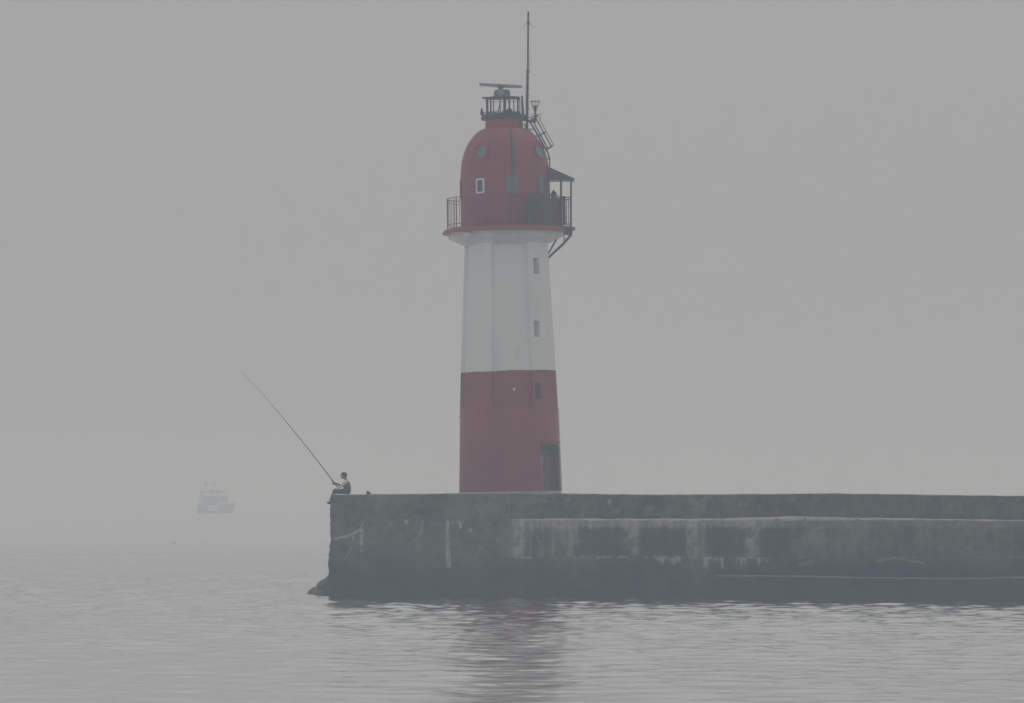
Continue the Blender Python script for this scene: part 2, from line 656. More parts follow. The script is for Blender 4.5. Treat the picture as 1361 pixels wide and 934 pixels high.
# plinth
mb = MB()
pl = [(-1.93, -2.6), (1.90, -2.6), (1.90, 2.4), (-1.93, 2.4)]
mb.prism([(x, y, -.05) for x, y in pl], [(x, y, .095) for x, y in pl])
o = mb.build('plinth', M['plinth'], lh)
bv = o.modifiers.new('bev', 'BEVEL'); bv.width = .02; bv.segments = 2

# lower drum
mb = MB()
mb.lathe([(67.6 * MP, -.02), (67.2 * MP, H(640)), (66.2 * MP, H(600)), (64.8 * MP, H(543.5)), (64.4 * MP, H(542)), (58 * MP, H(541.5))], 96)
drum = mb.build('tower_base', M['red'], lh, 35)
DOORA = 55.5
rot = face_rot(DOORA)
ct = MB()
rc = pol(67 * MP, DOORA, (H(592) + 0.0) / 2)
ct.box(rc, (1.16, .9, H(592) + .0), rot)
cut(drum, ct)
drum.data.shade_smooth(); drum.data.set_sharp_from_angle(angle=R(30))
# door leaf set back in the opening
mb = MB()
dc = pol((67 * MP) - .41, DOORA, H(592) / 2)
mb.box(dc, (1.14, .06, H(592) - .06), rot)
for zz in (.45, 1.2):
    mb.box(dc + rot @ Vector((0, -.036, zz - H(592) / 2)), (.8, .02, .5), rot)
d = mb.build('door', M['door'], lh)
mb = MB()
mb.box(pol(67 * MP, DOORA, 0) + rot @ Vector((.565, .22, H(592) / 2)), (.02, .36, H(592) - .02), rot)  # dark strip and panel: shade of reveal and opening put in as colour
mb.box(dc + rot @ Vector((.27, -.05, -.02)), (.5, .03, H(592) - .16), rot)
mb.build('door_shade_liner', M['jamb_shade'], d)
mb = MB()
mb.box(dc + rot @ Vector((0, -.06, H(592) / 2 - .12)), (1.13, .05, .22), rot)
mb.build('transom', M['board'], d)
mb = MB()
mb.tube([dc + rot @ Vector((-.42, -.04, .02)), dc + rot @ Vector((-.42, -.10, .02)), dc + rot @ Vector((-.32, -.10, .02))], .015, 6)
mb.build('handle', M['iron'], d)
# lintel over the door
mb = MB()
mb.box(pol(65.9 * MP, DOORA, H(588.5)), (1.26, .06, .05), rot)
mb.build('door_lintel', M['red'], lh)

# ribbed shaft: recessed panels between broad raised ribs
TH = 5.0


def section(py, half):
    """half = silhouette half width in px"""
    Rr = half / math.cos(R(17.5))
    a = Rr * math.cos(R(22.5))
    hw = Rr * math.sin(R(22.5))
    dd = 7.4
    half = half - 1.0
    pts = []
    for k in range(8):
        c = TH + 45 * k
        n = Vector((math.sin(R(c)), -math.cos(R(c))))
        t = Vector((math.cos(R(c)), math.sin(R(c))))
        if k % 2 == 0:
            pts.append(n * (a - 3.0) + t * (-hw))
            pts.append(n * (a - 3.0) + t * (hw))
        else:
            lo, hi = (-.36 * hw, hw) if k == 7 else (-hw, hw)
            if k == 7:
                pts.append(n * (a - .2) + t * (-hw))
                pts.append(n * (a - .2) + t * lo)
            pts.append(n * (a + dd * .5) + t * lo)
            pts.append(n * (a + dd * .5) + t * hi)
    z = H(py)
    return [(p.x * MP, p.y * MP, z) for p in pts]


def shaft_half(py):
    return float(np.interp(py, [318, 325, 400, 494, 545], [51.9, 52.2, 55.8, 60.4, 62.4]))


def fine(poly, wav=0.0, n=9):
    out = []
    m = len(poly)
    for i in range(m):
        a, b = Vector(poly[i]), Vector(poly[(i + 1) % m])
        kk = n if (b - a).length > .25 else 1
        for k in range(kk):
            p = a.lerp(b, k / kk)
            g = math.atan2(p.x, -p.y)
            p.z += wav * (math.sin(g * 2.0 + .4) * .5 + math.sin(g * 7 + 1) * .25 + math.sin(g * 23) * .12)
            out.append(tuple(p))
    return out


SH = MB()
SH.prism(fine(section(494, shaft_half(494)), .045), fine(section(316, shaft_half(318))))
ws = SH.build('white_shaft', M['white'], lh)
SH = MB()
SH.prism(fine(section(546, shaft_half(545))), fine(section(494.1, shaft_half(494.1)), .045))
rsft = SH.build('red_shaft', M['red'], lh)
WA = TH + 45.0      # wall of the stair windows


def wall_pt(px, py):
    """point on the rib wall facing WA whose image is px,py"""
    Rr = shaft_half(py) / math.cos(R(17.5))
    a = (Rr * math.cos(R(22.5)) + 1.4) * MP
    n = Vector((math.sin(R(WA)), -math.cos(R(WA)), 0))
    t = Vector((math.cos(R(WA)), math.sin(R(WA)), 0))
    s = ((px - axis(py)) * MP - a * n.x) / t.x
    return n * a + t * s + Vector((0, 0, H(py)))


rw = face_rot(WA)
for px, py, tgt in ((710.8, 356, ws), (711.6, 439, ws), (713, 520.5, rsft)):
    c = wall_pt(px, py)
    ct = MB()
    ct.box(c + rw @ Vector((0, .0, 0)), (.33, .50, .60), rw)
    cut(tgt, ct)
    mb = MB()
    mb.box(c + rw @ Vector((.0, .2, 0)), (.325, .05, .595), rw)
    w = mb.build('window', M['darkglass'] if tgt is rsft else M['pane'], lh)
    mb = MB()
    mb.box(c + rw @ Vector((.10, .16, 0)), (.12, .03, .56), rw)
    mb.build('shutter', M['blue'] if tgt is rsft else M['pane'], w)
    mb = MB()
    mb.box(c + rw @ Vector((0, -.012, -.318)), (.40, .07, .03), rw)
    mb.build('sill', M['red'] if tgt is rsft else M['white'], w)
# conduit running down the right flank
mb = MB()
pts = []
for py in (326, 400, 494, 541):
    pts.append(pol((shaft_half(py) + 1.6) * MP, 97, H(py)))
pts.append(pol(66.2 * MP, 97, H(543)))
pts.append(pol(69.0 * MP, 97, .1))
mb.tube(pts, .03, 8)
for py in (350, 380, 410, 440, 470, 500, 530):
    mb.box(pol((shaft_half(py) + .6) * MP, 97, H(py)), (.1, .1, .03))
mb.build('conduit', M['white'], lh)
# small lamp on the red band and small bracket on the drum's left edge
mb = MB()
mb.lathe([(.02, -.05), (.05, -.03), (.055, .02), (.03, .06)], 12, 0, Pr(683.5, 519, 59))
mb.build('small_lamp', M['lampw'], lh)
mb = MB()
mb.box(P(611.6, 553), (.07, .07, .06))
mb.build('bracket', M['iron'], lh)

# corbel under the gallery (eight sided) with two bulkhead lamps
mb = MB()
pr = [(52.5, 326.5), (54, 325.5), (75.5, 316.5), (76.5, 315), (76.5, 309)]
mb.lathe([(r * MP / math.cos(R(22.5)) * .97, H(y)) for r, y in pr], 8, R(TH - 22.5))
mb.build('corbel', M['corbel'], lh)
for px, py in ((623, 313.4), (708, 312.6)):
    a = math.degrees(math.asin((px - axis(py)) / 75.0))
    mb = MB()
    mb.box(pol(75.6 * MP, a, H(py)), (.32, .14, .09), face_rot(a))
    mb.build('bulkhead_lamp', M['lampw'], lh)

# gallery slab with drooping lip
mb = MB()
gp = [(70, 309.5), (84.0, 310.4), (84.6, 309), (82.5, 306.2), (79.0, 303.6), (76.5, 303.0), (58, 302.7)]
mb.lathe([(r * MP, H(y)) for r, y in gp], 96)
mb.build('gallery_slab', M['red'], lh, 40)

# gallery railing
RR = 77.3 * MP
zt, zb, z0 = H(263.5), H(298.5), H(303)
mb = MB()
mb.ring((0, 0, zt), RR, .014, 72, 6)
mb.ring((0, 0, zt - .12), RR, .009, 72, 6)
mb.ring((0, 0, zb), RR, .016, 72, 6)
rl = mb.build('gallery_railing', M['railred'], lh)
for k in range(12):
    mb = MB()
    mb.tube([pol(RR, 3 + 30 * k, z0 - .02), pol(RR, 3 + 30 * k, zt)], .022, 8)
    mb.build('railing_post', M['railred'], rl)
mb = MB()
for k in range(72):
    if k % 6:
        mb.tube([pol(RR, 3 + 5 * k, zb), pol(RR, 3 + 5 * k, zt)], .008, 6)
mb.build('balusters', M['railred'], rl)

# dome
prof = [(59.6, 303.5), (59.6, 268), (59.8, 262), (59.5, 240), (59.0, 230), (57.3, 215), (55.4, 207), (53.0, 200), (49.6, 192), (45.2, 185.6), (39.2, 178.5), (34.0, 174), (30.5, 172), (26.2, 170.6)]


def rdome(py):
    ys = [p[1] for p in prof][::-1]
    rs_ = [p[0] for p in prof][::-1]
    return float(np.interp(py, ys, rs_))


def smooth_profile(pr, sub=4):
    out = []
    n = len(pr)
    for i in range(n - 1):
        p0, p1, p2, p3 = pr[max(0, i - 1)], pr[i], pr[i + 1], pr[min(n - 1, i + 2)]
        for s in range(sub):
            t = s / sub
            out.append(tuple(.5 * ((2 * p1[j]) + (-p0[j] + p2[j]) * t + (2 * p0[j] - 5 * p1[j] + 4 * p2[j] - p3[j]) * t * t + (-p0[j] + 3 * p1[j] - 3 * p2[j] + p3[j]) * t ** 3) for j in (0, 1)))
    out.append(pr[-1])
    return out


mb = MB()
mb.lathe([(r * MP, H(y)) for r, y in smooth_profile(prof)], 128)
dome = mb.build('dome', M['red_dome'], lh, 50)
mb = MB()
mb.lathe([(26.5 * MP, H(171.2)), (25.2 * MP, H(170)), (24.8 * MP, H(160.5)), (24.8 * MP, H(159))], 64)
mb.build('neck_ring', M['red_dome'], dome, 40)
# cable down the dome
mb = MB()
pts = [Pr(678, 169, 25.6), Pr(678.5, 172, 31.0), Pr(679, 178, 40), Pr(680, 186, 46.2), Pr(681, 200, 53.6), Pr(681.8, 215, 58), Pr(682, 240, 60.3)]
mb.tube(pts, [.022, .026, .03, .04, .05, .055, .04], 8)
mb.build('cable', M['board'], dome)
mb = MB()
mb.tube([Pr(677.8, 260, 60.2), Pr(678.4, 280, 60), Pr(679, 302, 60)], .016, 6)
mb.build('cable', M['rail'], dome)
# portholes
for px, py, w in ((641, 205, 0), (716.5, 204.5, 0)):
    r = rdome(py)
    a = math.degrees(math.asin(max(-1, min(1, (px - axis(py)) / r))))
    tilt = R(17)
    c = pol((r + .9) * MP, a, H(py))
    Mx = face_rot(a) @ Matrix.Rotation(tilt, 3, 'X').transposed() @ Matrix.Rotation(R(90), 3, 'X')
    mb = MB()
    mb.ring(c, .262, .042, 40, 8, axis=Mx)
    ph = mb.build('porthole', M['red_dome'], lh, 60)
    mb = MB()
    vs = [Mx @ Vector((.26 * math.sin(2 * math.pi * k / 32), -.26 * math.cos(2 * math.pi * k / 32), 0)) for k in range(32)]
    inn = Mx @ Vector((0, 0, 1))
    if inn.dot(pol(1, a, 0)) < 0:
        inn = -inn
    mb.prism([c + v - inn * .05 for v in vs], [c + v + inn * .012 for v in vs])
    mb.build('pane', M['portglass'], ph)
    mb = MB()
    mb.ring(c + inn * .045 + Vector((0, 0, .0)), .30, .032, 24, 6, a0=R(180 - 70), a1=R(180 + 70), axis=Mx)
    mb.build('hood', M['red_dome'], ph, 60)
# rectangular windows round the drum of the dome
for px, py, w, h, white in ((639, 250, .30, .50, True), (681.6, 249, .37, .62, False), (719.5, 249.5, .36, .64, False), (611.6, 251, .34, .6, False)):
    s = max(-1, min(1, (px - axis(py)) / 59.6))
    a = math.degrees(math.asin(s))
    if px < 620:
        a = -80
    rt = face_rot(a)
    c = pol(59.5 * MP - (.012 if px > 620 else .045), a, H(py))
    mb = MB()
    t = .055
    for dx, dz, sx, sz in ((-w / 2, 0, t, h + t), (w / 2, 0, t, h + t), (0, h / 2, w - t, t), (0, -h / 2, w - t, t)):
        mb.box(c + rt @ Vector((dx, -.01, dz)), (sx, .10, sz), rt)
    wn = mb.build('window', M['frame'] if white else M['blue'] if px > 620 else M['rail'], lh)
    mb = MB()
    mb.box(c + rt @ Vector((0, .0, 0)), (w - t, .07, h - t), rt)
    mb.build('pane', M['darkglass'] if white else M['blue'], wn)
    if white:
        mb = MB()
        mb.box(c + rt @ Vector((-w / 2 - .045, -.005, 0.02)), (.035, .09, h + .16), rt)
        mb.build('window_reveal', M['rail'], wn)
# dark boards lashed inside the railing on the right
mb = MB()
n = 14
lo, hi = [], []
for i in range(n + 1):
    a = 23.5 + (73 - 23.5) * i / n
    lo.append((a, 302.8))
    hi.append((a - (4.5 if i == n else 0), 267.5 + .4 * math.sin(i * 1.7)))
for sgn, rr in ((1, 75.0),):
    inner = [pol((rr - 1.0) * MP, a, H(y)) for a, y in lo] + [pol((rr - 1.0) * MP, a, H(y)) for a, y in hi[::-1]]
vs, fs = [], []
for i in range(n + 1):
    for rr in (75.4, 74.2):
        vs.append(pol(rr * MP, lo[i][0], H(lo[i][1])))
        vs.append(pol(rr * MP, hi[i][0], H(hi[i][1])))
for i in range(n):
    b = i * 4
    fs += [(b, b + 4, b + 5, b + 1), (b + 2, b + 3, b + 7, b + 6), (b + 1, b + 5, b + 7, b + 3), (b, b + 2, b + 6, b + 4)]
fs += [(0, 1, 3, 2), (n * 4, n * 4 + 2, n * 4 + 3, n * 4 + 1)]
mb.add(vs, fs)
mb.build('windbreak_board', M['board'], lh)

# side platform with canopy on the right
mb = MB()
yw = .62
mb.box((P(751, 306).x, 0, H(305.5)), (.75, 2 * yw, .07))
mb.tube([P(743, 311, -yw + .04), P(760.3, 311.5, -yw + .04)], .03, 6)
mb.tube([P(743, 311, yw - .04), P(760.3, 311.5, yw - .04)], .03, 6)
mb.tube([P(759.4, 311.5, -yw + .04), P(759.4, 311.5, yw - .04)], .035, 6)
mb.box((P(758, 307.5).x, 0, H(308)), (.12, 2 * yw, .2))
sp = mb.build('side_platform', M['rail'], lh)
for s in (-1, 1):
    mb = MB()
    yy = s * (yw - .06)
    mb.tube([P(760, 312, yy), P(749, 325, yy * .8), P(726.4, 345.5, yy * .45)], .034, 8)
    mb.tube([P(741, 316.5, yy), P(727, 341, yy * .45)], .026, 8)
    mb.tube([P(749.5, 312, yy), P(750, 324, yy * .8)], .016, 6)
    mb.build('platform_brace', M['mast'], sp)
can = None
mb = MB()
top = [P(729, 223.6, -.42), P(729, 223.6, .42)]
ea = [P(763.4, 240.2, -yw - .06), P(763.4, 240.2, yw + .06), P(728, 240.0, yw + .06), P(728, 240.0, -yw - .06)]
th = Vector((0, 0, .02))
mb.add([top[0], top[1]] + ea + [e - th for e in ea], [(0, 2, 3, 1), (0, 5, 2), (1, 3, 4), (0, 1, 4, 5), (2, 6, 7, 3), (3, 7, 8, 4), (4, 8, 9, 5), (5, 9, 6, 2), (6, 9, 8, 7)])
can = mb.build('canopy', M['iron'], lh)
for px, dy, rr in ((745.6, -yw, .034), (745.6, yw, .03), (759.0, -yw, .026), (759.0, yw, .026)):
    mb = MB()
    mb.tube([P(px, 309, dy), P(px, 240, dy)], rr, 8)
    mb.build('post', M['rail'], can)
mb = MB()
for dy in (-yw, yw):
    mb.tube([P(743, 265, dy), P(759, 265, dy)], .022, 6)
    mb.tube([P(743, 300.5, dy), P(759, 300.5, dy)], .022, 6)
    for px in (749.5, 753, 756):
        mb.tube([P(px, 300.5, dy), P(px, 265, dy)], .010, 6)
mb.tube([P(759, 265, -yw), P(759, 265, yw)], .022, 6)
mb.tube([P(759, 300.5, -yw), P(759, 300.5, yw)], .022, 6)
for q in range(-3, 4):
    mb.tube([P(759, 300.5, q * .17), P(759, 265, q * .17)], .010, 6)
mb.build('platform_railing', M['rail'], lh)
for px, dy, w, t0, b0 in ((743.0, -.50, .10, 265, 302), (749.5, -.56, .11, 263, 300)):
    mb = MB()
    mb.box(((P(px, 280).x), dy, (H(t0) + H(b0)) / 2), (w, .06, H(t0) - H(b0)))
    mb.build('timber_plank', M['rail'], lh)
# equipment by the canopy: siren cluster
mb = MB()
for i in range(7):
    q = P(735.5 + 2.0 * math.sin(i * 2.1), 258 + 1.7 * i, -.35 + .1 * math.cos(i * 1.3))
    mb.lathe([(.02, -.07), (.07, -.05), (.08, .02), (.05, .07), (.02, .09)], 10, 0, q)
mb.tube([P(736, 254, -.35), P(737, 303, -.35)], .025, 6)
mb.build('siren_cluster', M['mast'], lh)

# top deck, clutter and lantern cage
mb = MB()
mb.lathe([(24.9 * MP, H(160.2)), (25.6 * MP, H(158.5)), (25.9 * MP, H(157.2)), (25 * MP, H(156.4))], 48)
td = mb.build('top_deck', M['iron'], lh)
mb = MB()
for px, py, s in ((657, 156.5, .24), (648, 157, .18), (676, 156.5, .26), (694, 157.5, .2), (683, 157, .24), (662, 154.3, .20), (667, 153.5, .24), (672, 154.6, .2), (679, 154.4, .2), (685, 153.8, .22), (655, 155.2, .17), (690, 155.2, .16)):
    rz = Matrix.Rotation(random.random() * 3, 3, 'Z')
    mb.box(P(px, py, random.uniform(-.45, .2)), (s * 1.5, s * 1.3, s), rz)
mb.build('equipment_box', M['iron'], td)
for px, py in ((643.2, 157), (699, 156.6), (648.5, 157.5)):
    mb = MB()
    q = P(px, py, -.15)
    mb.lathe([(.03, -.10), (.10, -.07), (.115, .03), (.07, .09), (.02, .11)], 14, 0, q)
    mb.build('floodlight', M['iron'], td)
cage = empty('lantern_cage', (0, 0, 0))
cage.parent = lh
mb = MB()
zc = H(130)
mb.box(P(657, 129.6, 0), (32 * MP, .34, .05))
mb.box(P(681.5, 129.9, 0), (17.4 * MP, .36, .075))
mb.build('top_plate', M['rail'], cage)
CXO = (668.2 - axis(143)) * MP
for k, (px, s) in enumerate(((647.2, -1), (652.4, -1), (656, 1), (665, 1), (677, -1), (688.2, -1), (691, 1), (683, 1), (648.5, 1))):
    x = (px - axis(143)) * MP - CXO
    rr = 22.6 * MP
    y = s * math.sqrt(max(.0, rr * rr - x * x))
    mb = MB()
    mb.tube([(x + CXO, y, H(157)), (x + CXO, y, zc)], .032 if s < 0 else .02, 8)
    mb.build('cage_bar', M['rail'], cage)
mb = MB()
mb.ring((CXO, 0, zc), 22.6 * MP, .017, 40, 6)
mb.ring((CXO, 0, H(133)), 22.6 * MP, .011, 40, 6)
mb.ring((CXO, 0, H(149.3)), 22.6 * MP, .014, 40, 6)
mb.build('cage_hoops', M['rail'], cage)
# thick central column and beacon
mb = MB()
mb.tube([P(670.8, 157), P(670.8, 131)], [.065, .05], 12)
mb.lathe([(.03, -.14), (.11, -.11), (.12, .05), (.06, .12), (.02, .14)], 14, 0, P(677, 147.5, .2))
mb.tube([P(661, 153, -.1), P(664, 141, -.1), P(665, 132, -.1)], .022, 6)
mb.build('column', M['iron'], cage)
# side arm left
mb = MB()
mb.tube([P(660, 153.2), P(641.3, 151.8), P(640.6, 150)], .028, 8)
mb.tube([P(660, 149.2), P(641, 149.2)], .018, 8)
mb.lathe([(.03, -.10), (.062, -.06), (.05, .06), (.02, .18)], 12, 0, P(640.4, 149.2))
mb.build('side_arm', M['iron'], td)
# leaning antenna stick
mb = MB()
mb.tube([P(695.6, 156), P(695.0, 151), P(693.8, 127.6)], [.05, .05, .034], 8)
mb.build('whip_antenna', M['iron'], td)

# radar scanner
rad = empty('radar_scanner', (0, 0, 0)); rad.parent = lh
mb = MB()
gx = [(656.6, 129.3), (656.4, 124), (657.4, 120.2), (661, 119.3), (673.5, 119.3), (677.3, 120), (678.2, 124), (677.6, 129.3)]
mb.prism([P(x, y, -.30) for x, y in gx], [P(x, y, .30) for x, y in gx])
o = mb.build('gearbox', M['radar'], rad)
bv = o.modifiers.new('bev', 'BEVEL'); bv.width = .04; bv.segments = 3
mb = MB()
c = P(665.5, 124.2, -.31)
Mx = Matrix.Rotation(R(90), 3, 'X')
vs = [Mx @ Vector((.115 * math.sin(2 * math.pi * k / 24), -.115 * math.cos(2 * math.pi * k / 24), 0)) for k in range(24)]
mb.prism([c + v for v in vs], [c + v + Vector((0, -.05, 0)) for v in vs])
mb.build('motor_cover', M['radarbar'], rad)
mb = MB()
mb.lathe([(.085, 0), (.085, .06), (.10, .07), (.17, .15), (.18, .17)], 24, 0, P(665.6, 119.6))
mb.build('turning_neck', M['radar'], rad)
mb = MB()
pr1 = [(637.2, 109.8), (645, 110.2), (690, 113.2), (692.3, 113.5), (694.9, 115.3), (692, 117.2), (683, 116.6), (682, 116.9), (674, 116.4), (659, 115.4), (648, 114.2), (646.5, 113.8), (637.2, 113.4)]
mb.prism([P(x, y, -.085) for x, y in pr1], [P(x, y, .085) for x, y in pr1])
o = mb.build('antenna_bar', M['radarbar'], rad)
bv = o.modifiers.new('bev', 'BEVEL'); bv.width = .02; bv.segments = 2

# tall antenna mast
ms = empty('antenna_mast', (0, 0, 0)); ms.parent = lh
mb = MB()
mb.tube([P(700.4, 174, -.1), P(701.0, 130, -.1), P(701.6, 95, -.1)], [.055, .048, .042], 10)
for py in (118, 127, 145, 104):
    mb.ring(P(701.2, py, -.1), .055, .018, 14, 6)
mb.build('lower_tube', M['mast'], ms)
mb = MB()
mb.lathe([(.05, -.06), (.085, -.05), (.03, .09)], 12, 0, P(701.6, 95, -.1))
mb.tube([P(701.6, 95, -.1), P(702.0, 34, -.1), P(702.2, 16.2, -.1)], [.036, .038, .036], 10)
mb.lathe([(.03, -.1), (.052, -.06), (.052, .04), (.03, .08)], 12, 0, P(702.1, 31, -.1))
mb.build('upper_tube', M['mast'], ms)
for x1, y1, dy in ((693.2, 39.5, -.1), (709.5, 39.5, -.1), (701.8, 39.5, -.45), (702, 39.5, .25)):
    mb = MB()
    mb.tube([P(702, 28, -.1), P(x1, y1, dy)], .006, 5)
    mb.build('ground_radial', M['mast'], ms)
mb = MB()
mb.tube([P(704.1, 94, -.1), P(704.4, 72, -.1)], .007, 5)
mb.tube([P(700, 98, .0), P(698.9, 125, .0), P(699, 157, .0)], .008, 5)
mb.build('feed_cable', M['mast'], ms)

# wire basket fitting
bk = empty('basket_fitting', (0, 0, 0)); bk.parent = lh
mb = MB()
c = P(711.4, 135.4, -.1)
mb.ring(c, .185, .012, 24, 6)
mb.ring(P(711.4, 141.5, -.1), .12, .010, 20, 6)
for k in range(10):
    a = 2 * math.pi * k / 10
    mb.tube([c + Vector((.185 * math.sin(a), .185 * math.cos(a), 0)), P(711.4, 149.5, -.1) + Vector((.03 * math.sin(a), .03 * math.cos(a), 0))], .008, 5)
mb.build('wire_basket', M['mast'], bk)
mb = MB()
mb.tube([P(711.4, 163, -.1), P(711.4, 149, -.1)], [.045, .035], 10)
mb.lathe([(.03, 0), (.05, .05), (.05, .18), (.02, .24)], 12, 0, P(711.4, 149.3, -.1))
mb.build('stem', M['iron'], bk)

# ladder with safety hoops up the right shoulder of the dome
ld = empty('ladder', (0, 0, 0)); ld.parent = lh
S = [(703.5, 160.5), (716.8, 183.5), (728.0, 203.5), (730.6, 211.5), (730.6, 226)]
for s in (-1, 1):
    mb = MB()
    mb.tube([P(x, y, s * .22) for x, y in S], .025, 6)
    mb.build('stringer', M['rail'], ld)
for i in range(4):
    (xa, ya), (xb, yb) = S[i], S[i + 1]
    nseg = max(1, int(math.hypot(xb - xa, yb - ya) / 9.5))
    for k in range(nseg):
        t = (k + .5) / nseg
        mb = MB()
        mb.tube([P(xa + (xb - xa) * t, ya + (yb - ya) * t, -.22), P(xa + (xb - xa) * t, ya + (yb - ya) * t, .22)], .013, 6)
        mb.build('rung', M['rail'], ld)
for x, y, x2, y2 in ((726.5, 211.8, 730.6, 211.8), (711, 181.5, 716, 181), (696, 164.5, 701, 173), (701, 172.5, 708.5, 172.5)):
    for s in (-.22, .22):
        mb = MB()
        mb.tube([P(x, y, s), P(x2, y2, s)], .016, 6)
        mb.build('bracket', M['rail'], ld)
D = Vector((math.sin(R(30)), 0, -math.cos(R(30))))      # direction down the ladder
O = Vector((math.cos(R(30)), 0, math.sin(R(30))))
hoops = []
for (x, y) in ((704.6, 160.5), (715.5, 181.5), (725.6, 199.8)):
    b = P(x, y)
    pts = []
    for k in range(13):
        a = math.pi * k / 12
        pts.append(b + O * (.345 * math.sin(a)) + Vector((0, -.26 * math.cos(a), 0)))
    pts = [b + Vector((0, -.22, 0))] + pts + [b + Vector((0, .22, 0))]
    mb = MB()
    mb.tube(pts, .017, 6)
    mb.build('safety_hoop', M['rail'], ld)
    hoops.append(pts)
mb = MB()
for k in (2, 4, 7, 10, 12):
    mb.tube([h[k] for h in hoops], .014, 6)
mb.build('cage_strips', M['rail'], ld)
# small rails on the landing between ladder and deck
mb = MB()
mb.tube([P(703.4, 157.8, -.25), P(714.2, 153.8, -.25)], .022, 6)
mb.tube([P(699.5, 163, -.2), P(708, 162.5, -.2), P(714.2, 154.4, -.2)], .02, 6)
mb.tube([P(696, 158, -.1), P(706, 162, -.1), P(713, 163, -.1)], .035, 6)
mb.tube([P(702, 151.8, .1), P(719, 151.8, .1)], .008, 5)
mb.tube([P(716.5, 152, 0), P(719.5, 155, 0), P(717.5, 158, 0)], .009, 5)
mb.build('landing_rail', M['rail'], lh)

# ------------------------------------------------------------------ angler
PY_ = 150.4
PR = Vector((at(459, 657, PY_).x, PY_, 3.735))
man = empty('person', PR)
tag(man, 'angler in pale shirt and dark vest sitting on the pier end, legs hanging down', 'person')
V3 = Vector
sx = lambda px: (px - 459) * PY_ / F
sz = lambda py: (657 - py) * PY_ / F
hipL, hipR = V3((.075, -.10, .105)), V3((.075, .10, .105))
kneeL, kneeR = V3((-.385, -.14, .095)), V3((-.40, .13, .115))
ankL, ankR = V3((-.525, -.14, -.255)), V3((-.52, .12, -.28))
shL, shR = V3((.055, -.185, .475)), V3((.04, .185, .475))
elL, elR = V3((-.13, -.225, .305)), V3((-.165, .20, .305))
wrL, wrR = V3((-.305, -.15, .185)), V3((-.345, .065, .40))
head = V3((-.055, .0, .672))
bones = []     # (a, b, ra, rb, material key)


def bone(a, b, ra, rb, mk):
    bones.append((Vector(a), Vector(b), ra, rb, mk))


for hp, kn, an in ((hipL, kneeL, ankL), (hipR, kneeR, ankR)):
    bone(hp, kn, .100, .074, 'trousers')
    bone(kn, an + V3((.0, 0, .06)), .060, .043, 'trousers')
    bone(an + V3((0, 0, .06)), an, .036, .036, 'skin')
    bone(an + V3((.02, 0, -.035)), an + V3((-.065, -.03, -.045)), .042, .036, 'shoe')
    bone(an + V3((-.065, -.03, -.045)), an + V3((-.11, -.06, -.035)), .038, .028, 'shoe')
bone((.085, -.07, .11), (.085, .07, .11), .115, .115, 'trousers')
bone((.07, -.06, .16), (.055, -.075, .28), .125, .122, 'shirt')
bone((.07, .06, .16), (.055, .075, .28), .125, .122, 'shirt')
bone((.055, -.075, .28), (.045, -.085, .42), .122, .102, 'shirt')
bone((.055, .075, .28), (.045, .085, .42), .122, .102, 'shirt')
bone((.05, -.10, .475), (.05, .10, .475), .068, .068, 'shirt')
bone((.05, 0, .50), (-.03, 0, .62), .056, .050, 'skin')
for s_, e_, w_, cuff in ((shL, elL, wrL, 'shirt'), (shR, elR, wrR, 'skin')):
    bone(s_, e_, .066, .054, 'shirt')
    bone(e_, w_, .050 if cuff == 'shirt' else .042, .038 if cuff == 'shirt' else .030, cuff)
# head with face features, looking out to the left
bone(head + V3((.02, 0, .03)), head + V3((-.015, 0, .035)), .092, .086, 'skin')
bone(head + V3((-.02, 0, -.02)), head + V3((-.035, 0, -.075)), .070, .048, 'skin')
bone(head + V3((-.07, 0, -.085)), head + V3((-.06, 0, -.085)), .026, .026, 'skin')
bone(head + V3((-.096, 0, .018)), head + V3((-.118, 0, -.018)), .010, .016, 'skin')
bone(head + V3((-.092, -.035, .036)), head + V3((-.092, .035, .036)), .012, .012, 'skin')
bone(head + V3((-.096, -.020, -.056)), head + V3((-.096, .020, -.056)), .009, .009, 'skin')
for s in (-1, 1):
    bone(head + V3((.015, s * .086, .02)), head + V3((.01, s * .084, -.025)), .014, .010, 'skin')
    bone(head + V3((-.090, s * .033, .014)), head + V3((-.091, s * .031, .014)), .010, .010, 'eye')
# rod axis
butt = V3((-.245, .035, .215))
tip = V3((sx(318), .035 + .25, sz(489)))
rdir = (tip - butt).normalized()
grip = butt + rdir * .27


def hand(w, palm_c, axis_, curl_dir, out_dir, close):
    """palm and four fingers wrapping round axis_, thumb from the side"""
    bone(w, palm_c, .028, .034, 'skin')
    bone(palm_c - axis_ * .030, palm_c + axis_ * .030, .024, .024, 'skin')
    ln = (.030, .036, .034, .026)
    for i in range(4):
        k = palm_c + axis_ * (.036 - .024 * i) + curl_dir * .022
        p1 = k + curl_dir * ln[i] - out_dir * .006
        p2 = p1 + (-out_dir * close + curl_dir * (1 - close)) * ln[i] * .9
        p3 = p2 + (-out_dir * close - curl_dir * (2 * close - 1) * .8).normalized() * ln[i] * .7
        bone(k, p1, .0095, .009, 'skin')
        bone(p1, p2, .009, .0085, 'skin')
        bone(p2, p3, .0085, .0075, 'skin')
    t0 = palm_c + axis_ * .030
    t1 = t0 + (axis_ * .5 - out_dir * .6 + curl_dir * .2).normalized() * .040
    t2 = t1 + (curl_dir * .7 - out_dir * .3 + axis_ * .3).normalized() * .030
    bone(t0, t1, .0125, .011, 'skin')
    bone(t1, t2, .011, .009, 'skin')


